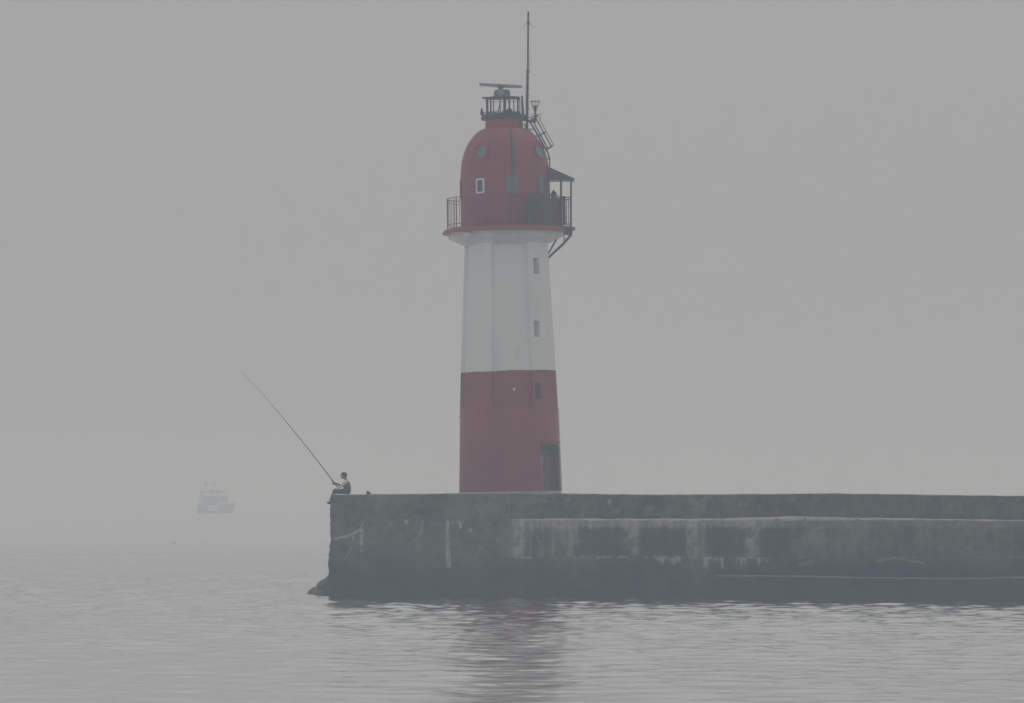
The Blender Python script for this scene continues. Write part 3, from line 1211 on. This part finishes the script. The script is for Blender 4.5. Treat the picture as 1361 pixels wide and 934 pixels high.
# right hand closed on the rod, left hand resting on the near thigh by the butt
side = V3((0, 1, 0))
od = rdir.cross(side).normalized()
if od.x > 0: od = -od
hand(wrR, grip + V3((.012, .012, -.036)) , rdir, (V3((-.75, -.1, -.0)) - rdir * rdir.dot(V3((-.75, -.1, 0)))).normalized(), V3((.1, .1, -.8)).normalized(), .9)
hand(wrL, V3((-.345, -.125, .190)), V3((0.15, .95, .05)).normalized(), V3((-.93, .12, -.25)).normalized(), V3((-.25, 0, .95)).normalized(), .35)

mb = MB()
for a, b, ra, rb, mk in bones:
    d = b - a
    n = 4
    pts, rs = [], []
    # rounded ends
    dn = d.normalized() if d.length > 1e-6 else V3((0, 0, 1))
    for t in (-.98, -.8, -.45):
        pts.append(a + dn * ra * t); rs.append(ra * math.sqrt(max(.02, 1 - t * t)))
    for i in range(n + 1):
        pts.append(a + d * (i / n)); rs.append(ra + (rb - ra) * i / n)
    for t in (.45, .8, .98):
        pts.append(b + dn * rb * t); rs.append(rb * math.sqrt(max(.02, 1 - t * t)))
    mb.tube(pts, rs, 16)
body = mb.build('body', [M['skin'], M['shirt'], M['trousers'], M['shoe'], M['eye']], man)
rm = body.modifiers.new('r', 'REMESH'); rm.mode = 'VOXEL'; rm.voxel_size = .0055
smd = body.modifiers.new('s', 'SMOOTH'); smd.iterations = 3; smd.factor = .5
bpy.context.view_layer.update()
baked(body, None)
me = body.data
nf = len(me.polygons)
cen = np.empty(nf * 3); me.polygons.foreach_get('center', cen); cen = cen.reshape(-1, 3)
best = np.full(nf, 1e9); idx = np.zeros(nf, int); bid = np.zeros(nf, int)
order = ['skin', 'shirt', 'trousers', 'shoe', 'eye']
for bi, (a, b, ra, rb, mk) in enumerate(bones):
    a_, d_ = np.array(a), np.array(b - a)
    t = np.clip(((cen - a_) @ d_) / max(1e-9, d_ @ d_), 0, 1)
    dist = np.linalg.norm(cen - a_ - t[:, None] * d_, axis=1) - (ra + (rb - ra) * t)
    if mk == 'eye':
        dist = dist - .001
    m_ = dist < best
    best[m_] = dist[m_]; idx[m_] = order.index(mk); bid[m_] = bi
me.materials.clear()
for k in order:
    me.materials.append(M[k])
me.polygons.foreach_set('material_index', idx.astype(np.int32))
me.shade_smooth()
body['label'] = 'body in pale shirt and dark trousers'


def shell(name, mask, off, mat, parent):
    vs = np.empty(len(me.vertices) * 3); me.vertices.foreach_get('co', vs); vs = vs.reshape(-1, 3)
    ns = np.empty(len(me.vertices) * 3); me.vertex_normals.foreach_get('vector', ns); ns = ns.reshape(-1, 3)
    used, fs = {}, []
    for i in np.nonzero(mask)[0]:
        f = []
        for v in me.polygons[i].vertices:
            if v not in used:
                used[v] = len(used)
            f.append(used[v])
        fs.append(f)
    pts = [tuple(vs[v] + ns[v] * off) for v in used]
    m2 = bpy.data.meshes.new(name)
    m2.from_pydata(pts, [], fs)
    m2.materials.append(mat)
    m2.shade_smooth()
    o = bpy.data.objects.new(name, m2)
    COL.objects.link(o)
    o.parent = parent
    sd = o.modifiers.new('s', 'SOLIDIFY'); sd.thickness = off + .004; sd.offset = -1
    return o


hx, hy, hz = cen[:, 0] - head.x, cen[:, 1], cen[:, 2] - head.z
hairm = (hz > -.07) & (np.abs(hx) < .15) & (np.abs(hy) < .13) & ((hz > .062 + .0 * hx) | ((hx > .035) & (hz > -.06)) | ((hx > -.02) & (hz > .045)))
shell('hair', hairm, .011, M['hair'], man)
tors = np.isin(idx, [1]) & (np.abs(cen[:, 1]) < .20) & (cen[:, 2] > .07) & (cen[:, 2] < .435)
armb = np.array([i for i, b in enumerate(bones) if b[4] == 'shirt' and (b[0] == shL or b[0] == elL or b[0] == shR)])
tors &= ~np.isin(bid, armb)
tors &= ~((cen[:, 2] > .46) & (np.abs(cen[:, 1]) < .055))
shell('vest', tors, .014, M['vest'], man)

# fishing rod: long and tapering, slightly bowed
mb = MB()
pts, rs = [], []
nrm = rdir.cross(V3((0, 1, 0))).normalized()
L = (tip - butt).length
for i in range(41):
    t = i / 40
    bow = .07 * math.sin(math.pi * t) + .10 * max(0, t - .7) ** 2 * -6
    pts.append(butt + (tip - butt) * t + V3((.65, 0, .75)) * bow * 1.0)
    rs.append(.0165 * (1 - t) ** 1.0 + .0028)
mb.tube(pts, rs, 8)
rod = mb.build('fishing_rod', M['rod'])
rod.location = PR
tag(rod, 'long thin tapering fishing rod held up over the water by the angler', 'fishing rod')
for t in (.25, .4, .55, .68, .79, .88, .95):
    mb = MB()
    i = int(t * 40)
    mb.ring(pts[i] + V3((-.014, 0, -.012)), .010, .002, 10, 5)
    mb.build('guide_ring', M['rod'], rod)
mb = MB()
mb.tube([butt + rdir * .02, butt + rdir * .40], [.019, .018], 10)
mb.build('grip', M['trousers'], rod)

# bag on the pier
bagp = Vector((at(489.5, 657, 151.5).x, 151.5, z_top_head(490) - .005))
bag = empty('bag', bagp)
tag(bag, 'small dark low bag lying on the pier top behind the angler', 'bag')
bm = bmesh.new()
bmesh.ops.create_cube(bm, size=1)
bmesh.ops.subdivide_edges(bm, edges=bm.edges[:], cuts=7, use_grid_fill=True)
for v in bm.verts:
    p = v.co
    r = (abs(p.x * 2) ** 4 + abs(p.y * 2) ** 4 + abs(p.z * 2) ** 4) ** .25
    q = p / max(r, .4) * (.98 if r > 0 else 1)
    hump = .75 + .35 * math.exp(-((q.x + .1) / .3) ** 2)
    v.co = (q.x * .15, q.y * .16, (q.z + .5) * .105 * hump + .006 * math.sin(q.x * 21 + q.y * 9))
me2 = bpy.data.meshes.new('bag_body'); bm.to_mesh(me2); bm.free(); me2.shade_smooth(); me2.materials.append(M['bag'])
o = bpy.data.objects.new('bag_body', me2); COL.objects.link(o); o.parent = bag
mb = MB()
mb.tube([(-.06, -.02, .09), (-.05, -.02, .125), (-.02, -.02, .13), (.02, -.02, .11), (.05, -.02, .08), (.12, -.05, .02)], .008, 6)
mb.build('strap', M['bag'], bag)

# ------------------------------------------------------------------ far boat
BY = CAMH * F / (682.5 - HZ)
bmp = BY / F
bo = empty('fishing_boat', (at(287, 682.5, BY).x, BY, 0))
tag(bo, 'faint fishing boat with a wheelhouse, far out in the haze beyond the angler', 'boat')


def B(px, py, dy=0.0):
    return Vector(((px - 287) * bmp, dy, (682.5 - py) * bmp))


mb = MB()
stations = [(262.2, 671.5, .62), (264, 671.2, .80), (272, 672.5, .95), (283, 673.0, 1.0), (295, 671.8, .92), (304, 670.0, .62), (309.5, 669.0, .28), (313.5, 668.6, .03)]
vs = []
for px, ys, w in stations:
    w *= 1.35
    back = max(0, (px - 300) * .42)
    lift = 0
    for fz, fw in ((0, 1.0), (.5, .93), (1.0, .72)):
        y = ys + (685.5 - ys) * fz
        vs.append((px - back * fz, y, -w * fw))
    for fz, fw in ((1.0, .72), (.5, .93), (0, 1.0)):
        y = ys + (685.5 - ys) * fz
        vs.append((px - back * fz, y, w * fw))
pts = [B(*v) for v in vs]
fs = []
for i in range(len(stations) - 1):
    for k in range(5):
        fs.append((i * 6 + k, i * 6 + k + 1, (i + 1) * 6 + k + 1, (i + 1) * 6 + k))
    fs.append((i * 6 + 5, i * 6, (i + 1) * 6, (i + 1) * 6 + 5))
fs += [tuple(range(6)), tuple(range(42, 48))[::-1]]
mb.add(pts, fs)
mb.build('hull', M['hull'], bo)
mb = MB()
for s in (-1, 1):
    mb = MB()
    mb.prism([B(277, 679.3, s * 1.30), B(289, 679.3, s * 1.30), B(289, 671.5, s * 1.42), B(277, 671.5, s * 1.42)],
             [B(277, 679.3, s * 1.40), B(289, 679.3, s * 1.40), B(289, 671.5, s * 1.50), B(277, 671.5, s * 1.50)])
    mb.build('bulwark_panel', M['cabin'], bo)
mb = MB()
vs = [(263.2, 680.5), (306, 680.5), (303, 684.4), (266, 684.4)]
mb.prism([B(x, y, -1.42 if 270 < x < 300 else -1.2) for x, y in vs], [B(x, y, 1.2) for x, y in vs])
mb.build('boot_top', M['boot'], bo)
mb = MB()
mb.prism([B(x, y, -.95) for x, y in ((268, 673), (291, 673), (291, 655.5), (267, 655.5))], [B(x, y, .95) for x, y in ((268, 673), (291, 673), (291, 655.5), (267, 655.5))])
wh = mb.build('wheelhouse', M['cabin'], bo)
mb = MB()
for s in (-1, 1):
    mb = MB()
    yy = s * .97
    mb.prism([B(x, y, yy) for x, y in ((268.6, 671.5), (289.8, 671.5), (290.2, 660.2), (268.0, 660.2))], [B(x, y, yy + s * .03) for x, y in ((268.6, 671.5), (289.8, 671.5), (290.2, 660.2), (268.0, 660.2))])
    mb.build('window', M['hull'], wh)
mb = MB()
rf = ((265.5, 655.4), (298.5, 655.2), (299, 653), (283.5, 652.2), (282, 650), (280.5, 652.2), (265.8, 653.2))
mb.prism([B(x, y, -1.1) for x, y in rf], [B(x, y, 1.1) for x, y in rf])
mb.build('roof', M['boot'], wh)
mb = MB()
fc = ((291.2, 673), (303.5, 673), (303, 667.5), (303.6, 658.8), (291.2, 658.8))
mb.prism([B(x, y, -.7) for x, y in fc], [B(x, y, .7) for x, y in fc])
fcb = mb.build('foredeck_cabin', M['cabin'], bo)
mb = MB()
for s in (-1, 1):
    mb = MB()
    q = ((292, 667), (302.5, 667), (303, 659.5), (292, 659.5))
    mb.prism([B(x, y, s * .72) for x, y in q], [B(x, y, s * .75) for x, y in q])
    mb.build('window', M['boot'], fcb)
mb = MB()
mb.tube([B(273.6, 653), B(273.4, 640.5)], .05, 6)
mb.tube([B(285, 653), B(285, 640.8)], .05, 6)
mb.tube([B(273.4, 644.3), B(285, 644.3)], .05, 6)
mb.box(B(274, 643.2), (.42, .4, .36)); mb.box(B(284.5, 643.4), (.38, .4, .36))
mb.tube([B(279.2, 653), B(279.2, 638)], .03, 6)
mb.build('mast', M['boot'], bo)
mb = MB()
mb.tube([B(266, 672, -.9), B(267.2, 655, -.9)], .09, 6)
mb.tube([B(267, 655, -.9), B(269.5, 660, -.9)], .12, 6)
mb.build('stern_gantry', M['hull'], bo)

# tiny float
fl = empty('float', (at(231.5, 723.5, CAMH * F / 72.0).x, CAMH * F / 72.0, 0))
mb = MB()
mb.lathe([(.02, -.06), (.06, -.02), (.065, .03), (.045, .07), (.018, .10), (.014, .15)], 16)
o = mflo = mb.build('mooring_float', M['buoy'])
o.location = fl.location
bpy.data.objects.remove(fl)
tag(o, 'tiny dark float alone on the open water left of the pier', 'float')

# ------------------------------------------------------------------ water
def water_mat():
    m, nt, b = new_mat('grey_rippled_water')
    N, L = nt.nodes, nt.links
    geo = N.new('ShaderNodeNewGeometry')
    acc = None
    for sc, sxx, amp, det in WAVES:
        mp = N.new('ShaderNodeMapping')
        mp.inputs['Scale'].default_value = (sc * sxx, sc, 1)
        mp.inputs['Rotation'].default_value = (0, 0, R(6))
        L.new(geo.outputs['Position'], mp.inputs['Vector'])
        n = N.new('ShaderNodeTexNoise')
        n.inputs['Scale'].default_value = 1
        n.inputs['Detail'].default_value = det
        n.inputs['Roughness'].default_value = .6
        L.new(mp.outputs['Vector'], n.inputs['Vector'])
        s = N.new('ShaderNodeVectorMath'); s.operation = 'SUBTRACT'
        s.inputs[1].default_value = (.5, .5, .5)
        L.new(n.outputs['Color'], s.inputs[0])
        k = N.new('ShaderNodeVectorMath'); k.operation = 'MULTIPLY'
        k.inputs[1].default_value = (amp * .45, amp, 0)
        L.new(s.outputs['Vector'], k.inputs[0])
        if acc is None:
            acc = k
        else:
            a = N.new('ShaderNodeVectorMath'); a.operation = 'ADD'
            L.new(acc.outputs['Vector'], a.inputs[0]); L.new(k.outputs['Vector'], a.inputs[1])
            acc = a
    # calmer and rougher patches of breeze
    mp = N.new('ShaderNodeMapping'); mp.inputs['Scale'].default_value = (.035, .10, 1)
    L.new(geo.outputs['Position'], mp.inputs['Vector'])
    n = N.new('ShaderNodeTexNoise'); n.inputs['Scale'].default_value = 1; n.inputs['Detail'].default_value = 4
    L.new(mp.outputs['Vector'], n.inputs['Vector'])
    mr = N.new('ShaderNodeMapRange')
    mr.inputs['From Min'].default_value = .3; mr.inputs['From Max'].default_value = .7
    mr.inputs['To Min'].default_value = .65; mr.inputs['To Max'].default_value = 1.25
    L.new(n.outputs['Fac'], mr.inputs['Value'])
    k = N.new('ShaderNodeVectorMath'); k.operation = 'SCALE'
    L.new(acc.outputs['Vector'], k.inputs[0]); L.new(mr.outputs['Result'], k.inputs['Scale'])
    a = N.new('ShaderNodeVectorMath'); a.operation = 'ADD'
    L.new(k.outputs['Vector'], a.inputs[0]); L.new(geo.outputs['Normal'], a.inputs[1])
    nm = N.new('ShaderNodeVectorMath'); nm.operation = 'NORMALIZE'
    L.new(a.outputs['Vector'], nm.inputs[0])
    N.remove(b)
    gl = N.new('ShaderNodeBsdfGlossy')
    gl.distribution = 'BECKMANN'
    gl.inputs['Color'].default_value = (GLC, GLC, GLC, 1)
    ch = N.new('ShaderNodeAttribute'); ch.attribute_name = 'chop'
    rr = N.new('ShaderNodeMapRange')
    rr.inputs['To Min'].default_value = WR_FAR; rr.inputs['To Max'].default_value = WR_NEAR
    L.new(ch.outputs['Fac'], rr.inputs['Value'])
    L.new(rr.outputs['Result'], gl.inputs['Roughness'])
    L.new(nm.outputs['Vector'], gl.inputs['Normal'])
    df = N.new('ShaderNodeBsdfDiffuse')
    df.inputs['Color'].default_value = (.09, .10, .10, 1)
    fr = N.new('ShaderNodeFresnel')
    fr.inputs['IOR'].default_value = 1.333
    L.new(nm.outputs['Vector'], fr.inputs['Normal'])
    mix = N.new('ShaderNodeMixShader')
    fl_ = N.new('ShaderNodeMapRange')           # added reflectance floor, keeps the sea bright when seen steeply
    fl_.inputs['To Min'].default_value = REFL_FLOOR; fl_.inputs['To Max'].default_value = 1.0
    L.new(fr.outputs[0], fl_.inputs['Value'])
    L.new(fl_.outputs['Result'], mix.inputs[0])
    L.new(df.outputs[0], mix.inputs[1])
    L.new(gl.outputs[0], mix.inputs[2])
    L.new(mix.outputs[0], N['Material Output'].inputs['Surface'])
    return m


GLC = .97
REFL_FLOOR = .97
WR_NEAR, WR_FAR = .21, .40
WAVES = [(9.0, .5, .05, 2)]


def build_water():
    """one sea surface: real small waves round the pier, running out into a flat sheet further off"""
    rs = np.random.RandomState(5)
    Y0, Y1 = 52.0, 420.0
    ys = [Y0]
    while ys[-1] < Y1:
        ys.append(ys[-1] + .085 + .055 * max(0, (ys[-1] - 60) / 90) + .5 * max(0, (ys[-1] - 200) / 200))
    ys = np.array(ys)
    nx = 520
    u = np.linspace(-1, 1, nx)
    hw = 2.5 + .150 * ys
    Xg = u[None, :] * hw[:, None]
    Yg = np.repeat(ys[:, None], nx, 1)
    z = np.zeros_like(Xg)
    # directional wind chop
    nw = 110
    lam = np.exp(rs.uniform(math.log(.30), math.log(2.6), nw))
    ang = rs.normal(0, R(33), nw) + R(8)
    gust = .55 + .9 * fbm(Xg * .035 + 9, Yg * .06 + 3, 4)
    var = 0
    for l, a_ in zip(lam, ang):
        k = 2 * math.pi / l
        sl = SLOPE * (l / 1.2) ** (-.10) * (.6 + .8 * rs.rand())
        amp = sl / k
        var += .5 * sl * sl
        ph = rs.rand() * 6.283
        fade = 1.0 if l > 1.0 else sst(330, 130, Yg)
        z += fade * amp * np.sin(k * (Xg * math.sin(a_) + Yg * math.cos(a_)) + ph)
    z *= gust * (.58 + .42 * sst(78, 138, Yg))      # calmer away from the wall
    ed = sst(1.0, .93, np.abs(u))[None, :] * sst(Y0, Y0 + 6, Yg) * sst(Y1, Y1 - 290, Yg)
    z *= ed
    ny = len(ys)
    V = np.stack([Xg, Yg, z], -1).reshape(-1, 3)
    i, j = np.meshgrid(np.arange(ny - 1), np.arange(nx - 1), indexing='ij')
    q = (i * nx + j).ravel()
    Fq = np.stack([q, q + 1, q + nx + 1, q + nx], 1)
    n0 = len(V)
    big = 3000.0
    V = np.concatenate([V, np.array([(-big, -big, 0), (big, -big, 0), (big, big, 0), (-big, big, 0)])])
    c = [0, nx - 1, (ny - 1) * nx + nx - 1, (ny - 1) * nx]
    ring = np.array([(n0, n0 + 1, c[1], c[0]), (n0 + 1, n0 + 2, c[2], c[1]), (n0 + 2, n0 + 3, c[3], c[2]), (n0 + 3, n0, c[0], c[3])])
    Fq = np.concatenate([Fq, ring])
    me = bpy.data.meshes.new('water')
    me.vertices.add(len(V)); me.vertices.foreach_set('co', V.astype(np.float32).ravel())
    me.loops.add(len(Fq) * 4); me.loops.foreach_set('vertex_index', Fq.astype(np.int32).ravel())
    me.polygons.add(len(Fq))
    me.polygons.foreach_set('loop_start', (np.arange(len(Fq)) * 4).astype(np.int32))
    me.update(calc_edges=True)
    me.validate()
    wv = np.zeros(len(V), np.float32)
    wv[:n0] = (ed * np.clip(gust, 0, 1.2)).ravel()
    at_ = me.attributes.new('chop', 'FLOAT', 'POINT')
    at_.data.foreach_set('value', wv)
    me.shade_smooth()
    o = bpy.data.objects.new('water', me)
    COL.objects.link(o)
    me.materials.append(water_mat())
    print('wave slope rms deg', math.degrees(math.sqrt(var)), 'verts', len(V))
    return o


SLOPE = .0138
wt = build_water()
SEA = .10
wt.location.z = SEA
bo.location.z = SEA
mflo.location.z = SEA
tag(wt, 'calm grey sea with fine ripples round the pier', 'sea', kind='structure')

# ------------------------------------------------------------------ haze
SIG = .00252
mb = MB()
HB = 3020
mb.box((0, 0, (21.5 - 2.2) / 2), (2 * HB, 2 * HB, 21.5 + 2.2))
hz_ = mb.build('haze', M['iron'])
hm = bpy.data.materials.new('sea_haze')
hm.use_nodes = True
nt = hm.node_tree
for n in list(nt.nodes):
    if n.type != 'OUTPUT_MATERIAL':
        nt.nodes.remove(n)
pv = nt.nodes.new('ShaderNodeVolumePrincipled')
pv.inputs['Color'].default_value = (.60, .72, .84, 1)
pv.inputs['Absorption Color'].default_value = (.533, .288, .003, 1)   # evens the absorption over the three channels
pv.inputs['Density'].default_value = SIG
pv.inputs['Anisotropy'].default_value = 0.0
nt.links.new(pv.outputs['Volume'], [n for n in nt.nodes if n.type == 'OUTPUT_MATERIAL'][0].inputs['Volume'])
hz_.data.materials.clear()
hz_.data.materials.append(hm)
tag(hz_, 'pale sea fog filling the air', 'haze', kind='stuff')

# ------------------------------------------------------------------ sky and sun
SUN_EL, SUN_AZ = R(66), R(150)       # veiled sun high behind the lighthouse
w = bpy.data.worlds.new('World')
SC.world = w
w.use_nodes = True
nt = w.node_tree
N, L = nt.nodes, nt.links
bg = N['Background']
sky = N.new('ShaderNodeTexSky')
sky.sky_type = 'NISHITA'
sky.sun_disc = False
sky.sun_elevation = SUN_EL
sky.sun_rotation = R(180) + SUN_AZ
sky.air_density = 1.0
sky.dust_density = 6.0
sky.ozone_density = 1.0
hs = N.new('ShaderNodeHueSaturation')
hs.inputs['Saturation'].default_value = .06
L.new(sky.outputs['Color'], hs.inputs['Color'])
tc = N.new('ShaderNodeTexCoord')
sp_ = N.new('ShaderNodeSeparateXYZ')
L.new(tc.outputs['Generated'], sp_.inputs['Vector'])
mr = N.new('ShaderNodeMapRange')
mr.inputs['From Min'].default_value = 0
mr.inputs['From Max'].default_value = 1
SKY_H, SKY_Z = 4.42, 4.95
mr.inputs['To Min'].default_value = SKY_H
mr.inputs['To Max'].default_value = SKY_Z
L.new(sp_.outputs['Z'], mr.inputs['Value'])
cmb = N.new('ShaderNodeMix')
cmb.data_type = 'RGBA'
cmb.inputs[0].default_value = .90
gr = N.new('ShaderNodeVectorMath'); gr.operation = 'MULTIPLY'
gr.inputs[1].default_value = (1.0, 1.0, 1.0)
L.new(mr.outputs['Result'], gr.inputs[0])
L.new(hs.outputs['Color'], cmb.inputs[6])
L.new(gr.outputs['Vector'], cmb.inputs[7])
L.new(cmb.outputs[2], bg.inputs['Color'])
bg.inputs['Strength'].default_value = .1

sd = bpy.data.lights.new('sun', 'SUN')
sd.energy = .5
sd.angle = R(25)
sd.color = (1, .985, .965)
so = bpy.data.objects.new('sun', sd)
COL.objects.link(so)
dv = Vector((math.sin(SUN_AZ) * math.cos(SUN_EL), -math.cos(SUN_AZ) * math.cos(SUN_EL), math.sin(SUN_EL)))
so.rotation_euler = dv.to_track_quat('Z', 'Y').to_euler()
so.location = (0, 100, 60)

# ------------------------------------------------------------------ camera
cd = bpy.data.cameras.new('camera')
cd.sensor_width = 36
cd.lens = F / 1361 * 36
cd.shift_y = (HZ - 467) / 1361
cd.clip_start = .5
cd.clip_end = 12000
co = bpy.data.objects.new('camera', cd)
co.location = (0, 0, CAMH)
co.rotation_euler = (R(90), 0, 0)
COL.objects.link(co)
SC.camera = co

SC.view_settings.view_transform = 'Standard'
SC.view_settings.look = 'None'
SC.view_settings.exposure = -0.22
SC.view_settings.gamma = 1
SC.view_settings.use_curve_mapping = False
SC.render.engine = 'CYCLES'
SC.cycles.volume_bounces = 2
SC.cycles.max_bounces = 8
SC.cycles.use_denoising = True
